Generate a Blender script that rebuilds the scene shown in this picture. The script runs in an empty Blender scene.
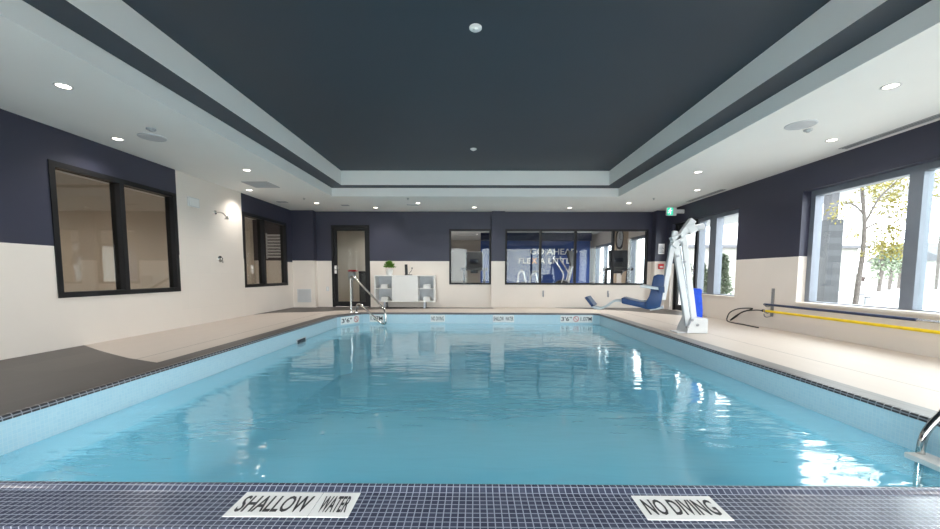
import bpy, bmesh, math, random
from mathutils import Vector, Matrix
random.seed(7)
S = bpy.context.scene
COL = S.collection
PI = math.pi

# ------------------------------------------------------------------ materials
MATS = {}
def _new(name):
    m = bpy.data.materials.new(name); m.use_nodes = True
    nt = m.node_tree; nt.nodes.clear()
    out = nt.nodes.new('ShaderNodeOutputMaterial')
    return m, nt, out
def N(nt, t, **kw):
    n = nt.nodes.new(t)
    for k, v in kw.items(): setattr(n, k, v)
    return n
def lin(c):
    return tuple(((x/12.92) if x <= .04045 else ((x+.055)/1.055)**2.4) for x in (v/255 for v in c)) + (1,)
def paint(name, rgb, rough=.6, var=.04, scale=6, metal=0, bump=0, spec=.4):
    """plain surface with a little procedural tone variation"""
    m, nt, out = _new(name)
    b = N(nt, 'ShaderNodeBsdfPrincipled')
    b.inputs['Roughness'].default_value = rough; b.inputs['Metallic'].default_value = metal
    b.inputs['Specular IOR Level'].default_value = spec
    tc = N(nt, 'ShaderNodeTexCoord'); nz = N(nt, 'ShaderNodeTexNoise')
    nz.inputs['Scale'].default_value = scale; nz.inputs['Detail'].default_value = 4
    nt.links.new(tc.outputs['Object'], nz.inputs['Vector'])
    cr = N(nt, 'ShaderNodeValToRGB'); c = lin(rgb)
    cr.color_ramp.elements[0].position = .3; cr.color_ramp.elements[1].position = .7
    cr.color_ramp.elements[0].color = tuple(max(0, x*(1-var)) for x in c[:3])+(1,)
    cr.color_ramp.elements[1].color = tuple(min(1, x*(1+var)) for x in c[:3])+(1,)
    nt.links.new(nz.outputs['Fac'], cr.inputs['Fac']); nt.links.new(cr.outputs['Color'], b.inputs['Base Color'])
    if bump:
        bp = N(nt, 'ShaderNodeBump'); bp.inputs['Strength'].default_value = bump; bp.inputs['Distance'].default_value = .01
        nt.links.new(nz.outputs['Fac'], bp.inputs['Height']); nt.links.new(bp.outputs['Normal'], b.inputs['Normal'])
    nt.links.new(b.outputs[0], out.inputs[0]); MATS[name] = m
    return m
def tiles(name, c1, c2, grout, w, h, gap, axes, rough=.35, offset=0.0, bump=.3, shift=(0, 0), spec=.5, vary=0):
    """tile grid laid over two world axes"""
    m, nt, out = _new(name)
    b = N(nt, 'ShaderNodeBsdfPrincipled'); b.inputs['Roughness'].default_value = rough
    b.inputs['Specular IOR Level'].default_value = spec
    tc = N(nt, 'ShaderNodeTexCoord'); sp = N(nt, 'ShaderNodeSeparateXYZ'); cb = N(nt, 'ShaderNodeCombineXYZ')
    nt.links.new(tc.outputs['Object'], sp.inputs[0])
    for i, a in enumerate(axes):
        ad = N(nt, 'ShaderNodeMath', operation='ADD'); ad.inputs[1].default_value = 50*(w, h)[i] + shift[i]
        nt.links.new(sp.outputs[a], ad.inputs[0]); nt.links.new(ad.outputs[0], cb.inputs[i])
    br = N(nt, 'ShaderNodeTexBrick', offset=offset, squash=1.0)
    br.inputs['Scale'].default_value = 1; br.inputs['Brick Width'].default_value = w; br.inputs['Row Height'].default_value = h
    br.inputs['Mortar Size'].default_value = gap; br.inputs['Mortar Smooth'].default_value = .1; br.inputs['Bias'].default_value = 0
    br.inputs['Color1'].default_value = lin(c1); br.inputs['Color2'].default_value = lin(c2); br.inputs['Mortar'].default_value = lin(grout)
    nt.links.new(cb.outputs[0], br.inputs['Vector'])
    col = br.outputs['Color']
    if vary:
        nz = N(nt, 'ShaderNodeTexNoise'); nz.inputs['Scale'].default_value = 2.5; nz.inputs['Detail'].default_value = 5
        mp = N(nt, 'ShaderNodeMapping'); mp.inputs['Scale'].default_value = (4, .6, 1)
        nt.links.new(tc.outputs['Object'], mp.inputs[0]); nt.links.new(mp.outputs[0], nz.inputs['Vector'])
        mr = N(nt, 'ShaderNodeMapRange'); mr.inputs['To Min'].default_value = 1-vary; mr.inputs['To Max'].default_value = 1+vary
        nt.links.new(nz.outputs['Fac'], mr.inputs['Value'])
        mx = N(nt, 'ShaderNodeVectorMath', operation='SCALE')
        nt.links.new(col, mx.inputs[0]); nt.links.new(mr.outputs[0], mx.inputs['Scale']); col = mx.outputs[0]
    nt.links.new(col, b.inputs['Base Color'])
    bp = N(nt, 'ShaderNodeBump', invert=True); bp.inputs['Strength'].default_value = bump; bp.inputs['Distance'].default_value = .002
    nt.links.new(br.outputs['Fac'], bp.inputs['Height']); nt.links.new(bp.outputs['Normal'], b.inputs['Normal'])
    nt.links.new(b.outputs[0], out.inputs[0]); MATS[name] = m
    return m
def clear(name, tint, f0=.04, rough=0.0, power=5.0, waves=None, refl=(1, 1, 1), top=1.0, haze=None):
    """see-through sheet: Schlick mix of tinted transparency and mirror reflection"""
    m, nt, out = _new(name)
    tr = N(nt, 'ShaderNodeBsdfTransparent'); tr.inputs[0].default_value = (*tint, 1)
    gl = N(nt, 'ShaderNodeBsdfGlossy'); gl.inputs['Roughness'].default_value = rough; gl.inputs[0].default_value = (*refl, 1)
    lw = N(nt, 'ShaderNodeLayerWeight'); lw.inputs['Blend'].default_value = .5
    pw = N(nt, 'ShaderNodeMath', operation='POWER'); pw.inputs[1].default_value = power
    nt.links.new(lw.outputs['Facing'], pw.inputs[0])
    ma = N(nt, 'ShaderNodeMath', operation='MULTIPLY_ADD'); ma.inputs[1].default_value = top-f0; ma.inputs[2].default_value = f0
    nt.links.new(pw.outputs[0], ma.inputs[0])
    mx = N(nt, 'ShaderNodeMixShader'); nt.links.new(ma.outputs[0], mx.inputs[0])
    body = tr.outputs[0]
    if haze:                                   # slight cloudiness: part of the light is scattered back
        df = N(nt, 'ShaderNodeBsdfDiffuse'); df.inputs[0].default_value = lin(haze[1])
        hm = N(nt, 'ShaderNodeMixShader'); hm.inputs[0].default_value = haze[0]
        nt.links.new(tr.outputs[0], hm.inputs[1]); nt.links.new(df.outputs[0], hm.inputs[2]); body = hm.outputs[0]
    nt.links.new(body, mx.inputs[1]); nt.links.new(gl.outputs[0], mx.inputs[2])
    if waves:
        tc = N(nt, 'ShaderNodeTexCoord')
        h = None
        for (sx, sy, sc, amp, det) in waves:
            mp = N(nt, 'ShaderNodeMapping'); mp.inputs['Scale'].default_value = (sx, sy, 1)
            nz = N(nt, 'ShaderNodeTexNoise'); nz.inputs['Scale'].default_value = sc; nz.inputs['Detail'].default_value = det
            nz.inputs['Roughness'].default_value = .45; nz.inputs['Distortion'].default_value = .4
            nt.links.new(tc.outputs['Object'], mp.inputs[0]); nt.links.new(mp.outputs[0], nz.inputs['Vector'])
            mu = N(nt, 'ShaderNodeMath', operation='MULTIPLY'); mu.inputs[1].default_value = amp
            nt.links.new(nz.outputs['Fac'], mu.inputs[0])
            if h is None: h = mu.outputs[0]
            else:
                ad = N(nt, 'ShaderNodeMath', operation='ADD'); nt.links.new(h, ad.inputs[0]); nt.links.new(mu.outputs[0], ad.inputs[1]); h = ad.outputs[0]
        bp = N(nt, 'ShaderNodeBump'); bp.inputs['Strength'].default_value = 1; bp.inputs['Distance'].default_value = 1
        nt.links.new(h, bp.inputs['Height'])
        nt.links.new(bp.outputs['Normal'], gl.inputs['Normal']); nt.links.new(bp.outputs['Normal'], lw.inputs['Normal'])
    nt.links.new(mx.outputs[0], out.inputs[0]); MATS[name] = m
    return m
def glow(name, rgb, strength):
    m, nt, out = _new(name)
    e = N(nt, 'ShaderNodeEmission'); e.inputs[0].default_value = (*rgb, 1); e.inputs[1].default_value = strength
    nt.links.new(e.outputs[0], out.inputs[0]); MATS[name] = m
    return m

M_navy = paint('navy wall paint', (55, 56, 72), .45, .02, 3)
M_cream = paint('cream wall paint', (228, 219, 210), .6, .015, 2)
M_tilew = tiles('cream shower tile', (228, 219, 210), (226, 217, 208), (220, 212, 205), .61, .305, .002, (1, 2), .35, .5, .04)
M_soffit = paint('white ceiling paint', (236, 235, 232), .7, .01, 2)
M_dark = paint('charcoal ceiling paint', (54, 62, 72), .55, .03, 1.2)
M_deck = tiles('pale stone deck tile', (194, 183, 173), (191, 180, 170), (118, 112, 107), 7.19, 60, .006, (0, 1), .5, 0, .15, (-3.62, 20), .35, .05)
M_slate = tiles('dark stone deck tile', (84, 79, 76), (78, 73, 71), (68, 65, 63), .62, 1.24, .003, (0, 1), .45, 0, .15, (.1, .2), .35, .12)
M_greytile = tiles('grey coping tile', (132, 130, 127), (126, 124, 122), (110, 108, 106), .6, .6, .003, (0, 1), .45, 0, .15, (0, 0), .35, .08)
M_mos = tiles('navy mosaic', (80, 84, 102), (66, 70, 88), (158, 164, 180), .0271, .0271, .0022, (0, 1), .22, 0, .4, (.005, .004), .6, .1)
M_edgeX = tiles('dark mosaic edging', (58, 56, 60), (46, 45, 50), (150, 150, 155), .0271, .0271, .003, (0, 2), .3, 0, .3, (0, .009))
M_edgeY = tiles('dark mosaic edging along the sides', (58, 56, 60), (46, 45, 50), (150, 150, 155), .0542, .0271, .004, (1, 2), .3, 0, .3, (0, .009))
M_ptX = tiles('pale blue mosaic', (196, 224, 234), (188, 219, 231), (204, 226, 234), .0271, .0271, .002, (0, 2), .22, 0, .2)
M_ptY = tiles('pale blue mosaic along the sides', (196, 224, 234), (188, 219, 231), (204, 226, 234), .0271, .0271, .002, (1, 2), .22, 0, .2)
M_basin = paint('pale blue plaster', (150, 208, 224), .7, .03, 1.5)
M_water = clear('pool water', (.74, .92, .95), .04, .02, 5.0,
                waves=[(.8, 1.5, 1.1, .014, 1), (.7, 2.4, 3.8, .0052, 2)], haze=(.42, (142, 212, 230)))
M_glass = clear('window glass', (.94, .965, .965), .022)
M_tint = clear('grey tinted glass', (.80, .79, .77), .06)
M_black = paint('black aluminium', (26, 26, 28), .45, .05, 8, 0, 0, .3)
M_alu = paint('grey aluminium window frame', (120, 126, 136), .4, .04, 8, .2)
M_white = paint('white powder coat', (206, 207, 208), .35, .02, 8)
M_plastic = paint('white plastic', (228, 228, 226), .4, .02, 8)
M_steel = paint('polished stainless steel', (205, 203, 200), .14, .03, 12, 1.0)
M_galv = paint('galvanised steel', (150, 152, 156), .4, .1, 30, .8)
M_blue = paint('blue moulded plastic', (18, 56, 104), .4, .06, 8)
M_bluefab = paint('royal blue fabric', (22, 70, 190), .75, .15, 14, 0, .6)
M_letter = paint('dark grey lettering', (58, 57, 58), .5, .03)
M_red = paint('red enamel', (196, 42, 40), .4, .03)
M_signw = paint('white glazed sign tile', (246, 244, 241), .25, .02)
M_cab = paint('white lacquer', (232, 231, 228), .35, .015, 4)
M_cabin = paint('grey cubby lining', (206, 209, 214), .5, .03, 6)
M_towel = paint('white towelling', (240, 240, 238), .9, .05, 60, 0, .4)
M_leaf = paint('bright green leaves', (92, 138, 42), .5, .3, 20)
M_tleaf = paint('pale yellow green leaves', (124, 116, 52), .6, .3, 8)
M_cedar = paint('grey green cedar foliage', (108, 120, 98), .8, .25, 12)
M_bark = paint('grey brown bark', (92, 86, 82), .9, .25, 25, 0, .6)
M_soil = paint('dark soil', (60, 45, 34), .9, .3, 30)
M_pot = paint('white ceramic', (238, 236, 232), .3, .02)
M_sensor = paint('pale grey plastic', (196, 198, 202), .5, .02)
M_grille = paint('grey grille', (172, 174, 177), .5, .05)
M_slot = paint('dark slot', (52, 54, 58), .6, .05)
M_yellow = paint('yellow fibreglass', (238, 206, 24), .4, .05, 10)
M_navypole = paint('dark blue anodised aluminium', (44, 58, 92), .35, .06, 10, .3)
M_cable = paint('black rubber cable', (38, 38, 40), .6, .05)
M_concrete = paint('pale concrete paving', (222, 222, 220), .85, .05, 1.5, 0, .1)
M_paving = paint('grey concrete paving', (164, 164, 162), .85, .05, 1.5, 0, .1)
M_asph = paint('light grey asphalt', (176, 177, 178), .9, .06, 3)
M_kerb = paint('white concrete kerb', (236, 236, 234), .8, .03)
M_stone = tiles('grey stacked stone', (70, 72, 75), (64, 66, 69), (58, 60, 63), .5, .2, .008, (1, 2), .8, .5, .4)
M_siding = tiles('pale siding', (168, 165, 158), (165, 162, 155), (140, 138, 132), 4, .16, .008, (0, 2), .7, 0, .3)
M_roof = paint('dark grey roof', (96, 96, 100), .8, .1, 10)
M_beige = paint('beige corridor paint', (204, 194, 180), .7, .02, 2)
M_brown = paint('dark taupe paint', (74, 66, 64), .6, .03, 2)
M_gymblue = paint('bright blue wall paint', (20, 54, 116), .5, .04, 2)
M_gymnavy = paint('deep navy paint', (22, 30, 62), .5, .04, 2)
M_wood = paint('light oak panel', (186, 164, 140), .5, .08, 3)
M_gymfloor = paint('grey rubber floor', (96, 96, 100), .8, .08, 20)
M_machine = paint('black moulded plastic', (30, 31, 34), .4, .06, 10)
M_screen = paint('dark screen glass', (24, 28, 36), .12, .05, 5)
M_silver = paint('silver tube', (196, 200, 206), .25, .04, 10, .85)
M_orange = paint('orange lettering', (240, 160, 50), .5, .03)
M_carpaint = paint('dark red car paint', (74, 56, 54), .3, .05, 3)
M_exit = glow('exit sign green', (.03, .62, .36), 1.0)
M_exitw = glow('exit sign white', (.9, 1, .95), 1.4)
M_fill_lens = glow('pool fill lamp lens', (.92, .97, 1), 5)  # glow for the added underwater fill lamps
POOL_E = 95
M_lamp = glow('warm lamp lens', (1, .9, .76), 7)

# ------------------------------------------------------------------ mesh builder
class MB:
    def __init__(s): s.bm = bmesh.new(); s.mi = 0
    def _t(s, faces):
        for f in faces: f.material_index = s.mi
    def poly(s, pts):
        f = s.bm.faces.new([s.bm.verts.new(p) for p in pts]); f.material_index = s.mi; return s
    def box(s, x0, x1, y0, y1, z0, z1):
        return s.prism([(x0, y0), (x1, y0), (x1, y1), (x0, y1)], 2, z0, z1)
    def prism(s, out, axis, a, b):
        """outline in the two other axes (cyclic order), extruded along axis"""
        def P(u, v, w):
            return {0: (w, u, v), 1: (u, w, v), 2: (u, v, w)}[axis]
        lo = [s.bm.verts.new(P(u, v, a)) for u, v in out]; hi = [s.bm.verts.new(P(u, v, b)) for u, v in out]
        n = len(out); fs = [s.bm.faces.new(lo), s.bm.faces.new(hi)]
        for i in range(n): fs.append(s.bm.faces.new([lo[i], lo[(i+1) % n], hi[(i+1) % n], hi[i]]))
        s._t(fs); return s
    def slab(s, p0, p1, w, t, up=(0, 1, 0)):
        """bar of rectangular section from p0 to p1; w across, t along 'up'"""
        p0, p1 = Vector(p0), Vector(p1); d = (p1-p0).normalized(); u = Vector(up); c = d.cross(u).normalized(); u = c.cross(d).normalized()
        q = []
        for p in (p0, p1):
            q.append([s.bm.verts.new(p + c*a*w/2 + u*b*t/2) for a, b in ((-1, -1), (1, -1), (1, 1), (-1, 1))])
        fs = [s.bm.faces.new(q[0]), s.bm.faces.new(q[1])]
        for i in range(4): fs.append(s.bm.faces.new([q[0][i], q[0][(i+1) % 4], q[1][(i+1) % 4], q[1][i]]))
        s._t(fs); return s
    def tube(s, pts, r, seg=10, taper=None):
        pts = [Vector(p) for p in pts]; rings = []; up = None
        for i, p in enumerate(pts):
            a = pts[max(0, i-1)]; b = pts[min(len(pts)-1, i+1)]; d = (b-a).normalized()
            if up is None:
                up = Vector((0, 0, 1)) if abs(d.z) < .9 else Vector((0, 1, 0))
            c = d.cross(up).normalized(); up = c.cross(d).normalized()
            rr = r if taper is None else r*taper[i]
            rings.append([s.bm.verts.new(p + (c*math.cos(2*PI*k/seg) + up*math.sin(2*PI*k/seg))*rr) for k in range(seg)])
        fs = [s.bm.faces.new(rings[0]), s.bm.faces.new(rings[-1])]
        for i in range(len(rings)-1):
            for k in range(seg):
                fs.append(s.bm.faces.new([rings[i][k], rings[i][(k+1) % seg], rings[i+1][(k+1) % seg], rings[i+1][k]]))
        s._t(fs); return s
    def lathe(s, prof, c=(0, 0, 0), seg=20, axis=2, cap=True):
        rings = []; fs = []
        def P(r, h, k):
            a = 2*PI*k/seg; u, v = r*math.cos(a), r*math.sin(a)
            q = {2: (u, v, h), 0: (h, u, v), 1: (u, h, v)}[axis]
            return Vector(c)+Vector(q)
        for r, h in prof: rings.append([s.bm.verts.new(P(max(r, 1e-4), h, k)) for k in range(seg)])
        for i in range(len(rings)-1):
            for k in range(seg): fs.append(s.bm.faces.new([rings[i][k], rings[i][(k+1) % seg], rings[i+1][(k+1) % seg], rings[i+1][k]]))
        if cap: fs += [s.bm.faces.new(rings[0]), s.bm.faces.new(rings[-1])]
        s._t(fs); return s
    def build(s, name, mat, parent=None, bevel=0, smooth=False, seg=2):
        bm = s.bm
        bmesh.ops.recalc_face_normals(bm, faces=bm.faces[:])
        if bevel:
            es = [e for e in bm.edges if len(e.link_faces) == 2 and e.calc_face_angle(0) > .5]
            bmesh.ops.bevel(bm, geom=es, offset=bevel, segments=seg, affect='EDGES', profile=.6, clamp_overlap=True)
        if parent is not None:
            off = parent_origin(parent)
            for v in bm.verts: v.co -= off
        me = bpy.data.meshes.new(name); bm.to_mesh(me); bm.free()
        for m in (mat if isinstance(mat, (list, tuple)) else [mat]): me.materials.append(m)
        if smooth:
            for p in me.polygons: p.use_smooth = True
            try: me.set_sharp_from_angle(angle=math.radians(38))
            except Exception: pass
        o = bpy.data.objects.new(name, me); COL.objects.link(o)
        if parent is not None: o.parent = parent
        return o
def parent_origin(o):
    v = Vector((0, 0, 0))
    while o is not None: v += o.location; o = o.parent
    return v
def thing(name, label, cat, loc=(0, 0, 0), group=None, kind=None):
    o = bpy.data.objects.new(name, None); COL.objects.link(o); o.location = loc; o.empty_display_size = .1
    if label: o['label'] = label
    if cat: o['category'] = cat
    if group: o['group'] = group
    if kind: o['kind'] = kind
    return o
def tag(o, label, cat, group=None, kind=None):
    o['label'] = label; o['category'] = cat
    if group: o['group'] = group
    if kind: o['kind'] = kind
    return o
def struct(o): o['kind'] = 'structure'; return o
def dup(root, loc, rotz=0, label=None):
    """a copy of a thing with copies of its parts and sub-parts"""
    r = root.copy(); COL.objects.link(r); r.location = loc; r.rotation_euler = (0, 0, rotz)
    if label: r['label'] = label
    for ch in list(root.children):
        c = ch.copy(); COL.objects.link(c); c.parent = r
        for g in list(ch.children):
            d = g.copy(); COL.objects.link(d); d.parent = c
    return r
def text(name, s, mat, parent, origin, right, up, w, h, thick=.002):
    """lettering as a thin solid, fitted to a w x h box whose lower left corner is origin"""
    cu = bpy.data.curves.new('lettering', 'FONT'); cu.body = s; cu.extrude = .01; cu.offset = .012; cu.resolution_u = 3
    t = bpy.data.objects.new('lettering', cu); COL.objects.link(t)
    dg = bpy.context.evaluated_depsgraph_get(); dg.update()
    me = bpy.data.meshes.new_from_object(t.evaluated_get(dg))
    bpy.data.objects.remove(t); bpy.data.curves.remove(cu)
    xs = [v.co.x for v in me.vertices]; ys = [v.co.y for v in me.vertices]; zs = [v.co.z for v in me.vertices]
    x0, y0, z0 = min(xs), min(ys), min(zs); sx, sy, sz = w/(max(xs)-x0), h/(max(ys)-y0), thick/max(1e-6, max(zs)-z0)
    right, up, O = Vector(right), Vector(up), Vector(origin); nrm = right.cross(up)
    off = parent_origin(parent) if parent else Vector((0, 0, 0))
    for v in me.vertices:
        v.co = O + right*((v.co.x-x0)*sx) + up*((v.co.y-y0)*sy) + nrm*((v.co.z-z0)*sz) - off
    me.materials.clear(); me.materials.append(mat); me.name = name
    for p in me.polygons: p.material_index = 0
    o = bpy.data.objects.new(name, me); COL.objects.link(o)
    if parent: o.parent = parent
    return o
def smoothpath(pts, n=6):
    """Catmull-Rom through pts"""
    P = [Vector(p) for p in pts]; P = [P[0]*2-P[1]] + P + [P[-1]*2-P[-2]]; out = []
    for i in range(1, len(P)-2):
        for k in range(n):
            t = k/n; a, b, c, d = P[i-1:i+3]
            out.append(.5*((2*b)+(c-a)*t+(2*a-5*b+4*c-d)*t*t+(3*b-a-3*c+d)*t**3))
    return out+[P[-2]]
def fillet(pts, r, n=5):
    """polyline with rounded corners"""
    P = [Vector(p) for p in pts]; out = [P[0]]
    for i in range(1, len(P)-1):
        a, b, c = P[i-1], P[i], P[i+1]; d0 = (a-b); d1 = (c-b)
        q = min(r, d0.length*.49, d1.length*.49); s0 = b+d0.normalized()*q; s1 = b+d1.normalized()*q
        for k in range(n+1):
            t = k/n; out.append(s0*(1-t)**2 + b*2*t*(1-t) + s1*t*t)
    return out+[P[-1]]

# ------------------------------------------------------------------ survey: camera pose and where a sight line meets a vertical plane
EYE = Vector((0, 0, .9))
FPX, cxp, cyp, yaw, pitch, roll = 393.52, 471.97, 305.13, -.0069, -.0773, .0027
cy_, sy_ = math.cos(yaw), math.sin(yaw); cp, sp_ = math.cos(pitch), math.sin(pitch)
F = Vector((sy_*cp, cy_*cp, sp_)); Rt = Vector((cy_, -sy_, 0)); U = Rt.cross(F)
cr, sr = math.cos(roll), math.sin(roll); r2 = Rt*cr+U*sr; u2 = U*cr-Rt*sr
CAM_F, CAM_R, CAM_U = F.copy(), r2.copy(), u2.copy()
def sight(u, v, p, n):
    d = CAM_F + CAM_R*((u-cxp)/FPX) - CAM_U*((v-cyp)/FPX); p, n = Vector(p), Vector(n)
    return EYE + d*((p-EYE).dot(n)/d.dot(n))

# ------------------------------------------------------------------ room numbers
XL, XR, YB, YN, ZC = -4.913, 5.083, 10.814, -1.4, 2.60
PL, PR, PF, PB, ZW, ZP = -2.972, 2.872, 1.575, 9.113, -.241, -1.32
POOL = [(PL, PF), (PR, PF), (PR, 8.99), (2.75, PB), (-2.60, PB), (PL, 8.42)]

def wall(name, axis, a, b, u0, u1, z0, z1, holes, split, mats, extra=None):
    """wall slab between planes a and b on 'axis', openings cut out; mats = [upper, lower(, third)] split at height 'split'"""
    us = {u0, u1}; zs = {z0, z1, split}
    for h in holes: us |= {h[0], h[1]}; zs |= {h[2], h[3]}
    if extra: us |= {extra[0], extra[1]}
    us, zs = sorted(u for u in us if u0 <= u <= u1), sorted(z for z in zs if z0 <= z <= z1)
    m = MB()
    for i in range(len(us)-1):
        for j in range(len(zs)-1):
            uc, zc = (us[i]+us[i+1])/2, (zs[j]+zs[j+1])/2
            if any(h[0] < uc < h[1] and h[2] < zc < h[3] for h in holes): continue
            m.mi = 0 if zc > split else 1
            if extra and extra[0] < uc < extra[1]: m.mi = 2
            if axis == 0: m.box(a, b, us[i], us[i+1], zs[j], zs[j+1])
            else: m.box(us[i], us[i+1], a, b, zs[j], zs[j+1])
    bmesh.ops.remove_doubles(m.bm, verts=m.bm.verts[:], dist=1e-5)
    # drop the faces shared by two neighbouring cells
    seen = {}
    for f in m.bm.faces: seen.setdefault(tuple(sorted(v.index for v in f.verts)), []).append(f)
    m.bm.verts.index_update(); seen = {}
    for f in m.bm.faces: seen.setdefault(tuple(sorted(v.index for v in f.verts)), []).append(f)
    dead = [f for fs in seen.values() if len(fs) > 1 for f in fs]
    bmesh.ops.delete(m.bm, geom=dead, context='FACES')
    return struct(m.build(name, mats))

WL1 = (4.60, 6.535, .61, 2.21); WL2 = (8.39, 10.32, .61, 2.22)
WR1 = (1.30, 6.25, .485, 2.20); WR2 = (7.74, 9.30, .48, 2.205); DR = (9.30, 10.30, 0, 2.205)
WB1 = (-.70, .445, .63, 2.135); WB2 = (.825, 4.70, .63, 2.135); DB = (-3.92, -2.87, 0, 2.235)
WNA, WNB = (-4.6, -.4, .03, 2.5), (.36, 4.8, .03, 2.5)  # unseen near glazing, widened past the reflected panes to let in more daylight
wall('wall_left', 0, XL, XL-.15, YN-.3, YB+.15, 0, ZC, [WL1, WL2], 1.22, [M_navy, M_cream, M_tilew], (6.56, 8.375))
wall('wall_right', 0, XR, XR+.30, YN-.3, YB+.15, 0, ZC, [WR1, WR2, DR], 1.20, [M_navy, M_cream])
wall('wall_back', 1, YB, YB+.15, XL-.15, XR+.3, 0, ZC, [WB1, WB2, DB], 1.265, [M_navy, M_cream])
wall('wall_near', 1, YN, YN-.25, XL-.15, XR+.3, 0, ZC, [WNA, WNB], 1.22, [M_navy, M_cream])
# piers that stand proud of the back wall
for nm, x0, x1, y0 in (('wall_pier_left', XL, -4.32, YB-.19), ('wall_pier_middle', .45, .81, YB-.10), ('wall_pier_right', 4.80, XR, YB-.24)):
    wall(nm, 1, y0, YB, x0, x1, 0, ZC, [], 1.265, [M_navy, M_cream])

# ceiling: soffit ring, stepped coffer
CX0, CX1, CY0, CY1 = -3.13, 3.12, -.6, 8.74
def ring(x0, x1, y0, y1, ix0, ix1, iy0, iy1, z0, z1, m):
    m.box(x0, ix0, y0, y1, z0, z1); m.box(ix1, x1, y0, y1, z0, z1)
    m.box(ix0, ix1, y0, iy0, z0, z1); m.box(ix0, ix1, iy1, y1, z0, z1)
m = MB(); ring(XL-.15, XR+.3, YN-.3, YB+.15, CX0, CX1, CY0, CY1, ZC, 2.78, m); struct(m.build('ceiling', M_soffit))
m = MB(); ring(XL-.15, XR+.3, YN-.3, YB+.15, CX0+.30, CX1-.30, CY0+.30, CY1-.27, 2.782, 3.08, m)
for f in m.bm.faces:
    f.normal_update()
bmesh.ops.recalc_face_normals(m.bm, faces=m.bm.faces[:])
for f in m.bm.faces: f.material_index = 1 if f.normal.z < -.5 else 0
struct(m.build('ceiling_step', [M_soffit, M_dark]))
struct(MB().box(XL-.15, XR+.3, YN-.3, YB+.15, 3.082, 3.2).build('ceiling_coffer', M_dark))

# floor deck around the pool, with the coping bands and dark inlays
m = MB(); t0 = -.004
m.prism([(XL-.1, YN-.2), (PL, YN-.2), (PL, 8.42), (-2.60, PB), (-2.60, YB+.1), (XL-.1, YB+.1)], 2, t0, 0)
m.prism([(PR, YN-.2), (XR+.15, YN-.2), (XR+.15, YB+.1), (2.75, YB+.1), (2.75, PB), (PR, 8.99)], 2, t0, 0)
m.prism([(-2.60, PB), (2.75, PB), (2.75, YB+.1), (-2.60, YB+.1)], 2, t0, 0)
m.prism([(PL, YN-.2), (PR, YN-.2), (PR, PF), (PL, PF)], 2, t0, 0)
struct(m.build('floor', M_deck))
def inlay(name, out, mat, z=.003): return struct(MB().prism(out, 2, .0005, z).build(name, mat))
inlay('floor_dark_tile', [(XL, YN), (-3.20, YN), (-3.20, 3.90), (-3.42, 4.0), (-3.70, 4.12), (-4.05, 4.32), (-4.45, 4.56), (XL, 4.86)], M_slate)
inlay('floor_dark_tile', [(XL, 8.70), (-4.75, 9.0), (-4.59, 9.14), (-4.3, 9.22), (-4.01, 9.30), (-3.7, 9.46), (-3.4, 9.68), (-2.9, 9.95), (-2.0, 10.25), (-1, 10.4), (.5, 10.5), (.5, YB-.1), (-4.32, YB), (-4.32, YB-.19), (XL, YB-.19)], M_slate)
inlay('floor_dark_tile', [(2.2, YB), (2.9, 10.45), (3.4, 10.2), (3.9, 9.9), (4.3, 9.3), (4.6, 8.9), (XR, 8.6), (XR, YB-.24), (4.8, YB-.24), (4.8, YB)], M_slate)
cw = .24
inlay('floor_coping_left', [(PL-cw, PF-.27), (PL, PF-.27), (PL, 8.42), (-2.60, PB), (-2.70, PB+.22), (PL-cw, 8.48)], M_slate, .0045)
inlay('floor_coping_right', [(PR, PF-.27), (PR+.2, PF-.27), (PR+.2, 9.07), (2.83, PB+.16), (2.75, PB), (PR, 8.99)], M_greytile, .0045)
inlay('floor_coping_back', [(-2.60, PB), (2.75, PB), (2.83, PB+.16), (-2.68, PB+.16)], M_slate, .004)
# mosaic edging on the pool rim, one strip per side
def edge(name, p, q, mat, r=.017):
    d = Vector((q[0]-p[0], q[1]-p[1], 0)).normalized(); n = Vector((-d.y, d.x, 0))
    out = []
    for k in range(7):
        a = PI*(k/6)*.5; out.append((.012*math.cos(a), -.02 + .027*math.sin(a)))
    out = [(.012, -.026)] + out + [(-.026, .007), (-.026, -.026)]
    m = MB(); A = [m.bm.verts.new(Vector((p[0], p[1], 0))+n*u+Vector((0, 0, v))) for u, v in out]
    B = [m.bm.verts.new(Vector((q[0], q[1], 0))+n*u+Vector((0, 0, v))) for u, v in out]
    k = len(out); m.bm.faces.new(A); m.bm.faces.new(B)
    for i in range(k): m.bm.faces.new([A[i], A[(i+1) % k], B[(i+1) % k], B[i]])
    return struct(m.build(name, mat))
for i in range(len(POOL)):
    p, q = POOL[i], POOL[(i+1) % len(POOL)]
    if i == 0: continue
    edge('trim_%d' % i, p, q, M_edgeY if abs(q[1]-p[1]) > abs(q[0]-p[0]) else M_edgeX)
# front mosaic ledge with rounded nose
m = MB()
nose = [(1.31, .0005), (1.31, .012), (1.53, .012), (1.542, .0125), (1.552, .016), (1.562, .0215), (1.574, .0245), (1.588, .0235), (1.600, .018), (1.610, .008), (1.616, -.006), (1.618, -.03), (1.618, -.12), (1.575, -.12), (1.575, .0005)]
m.prism(nose, 0, PL-.26, PR+.22)
struct(m.build('trim_ledge', M_mos, smooth=True))
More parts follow.
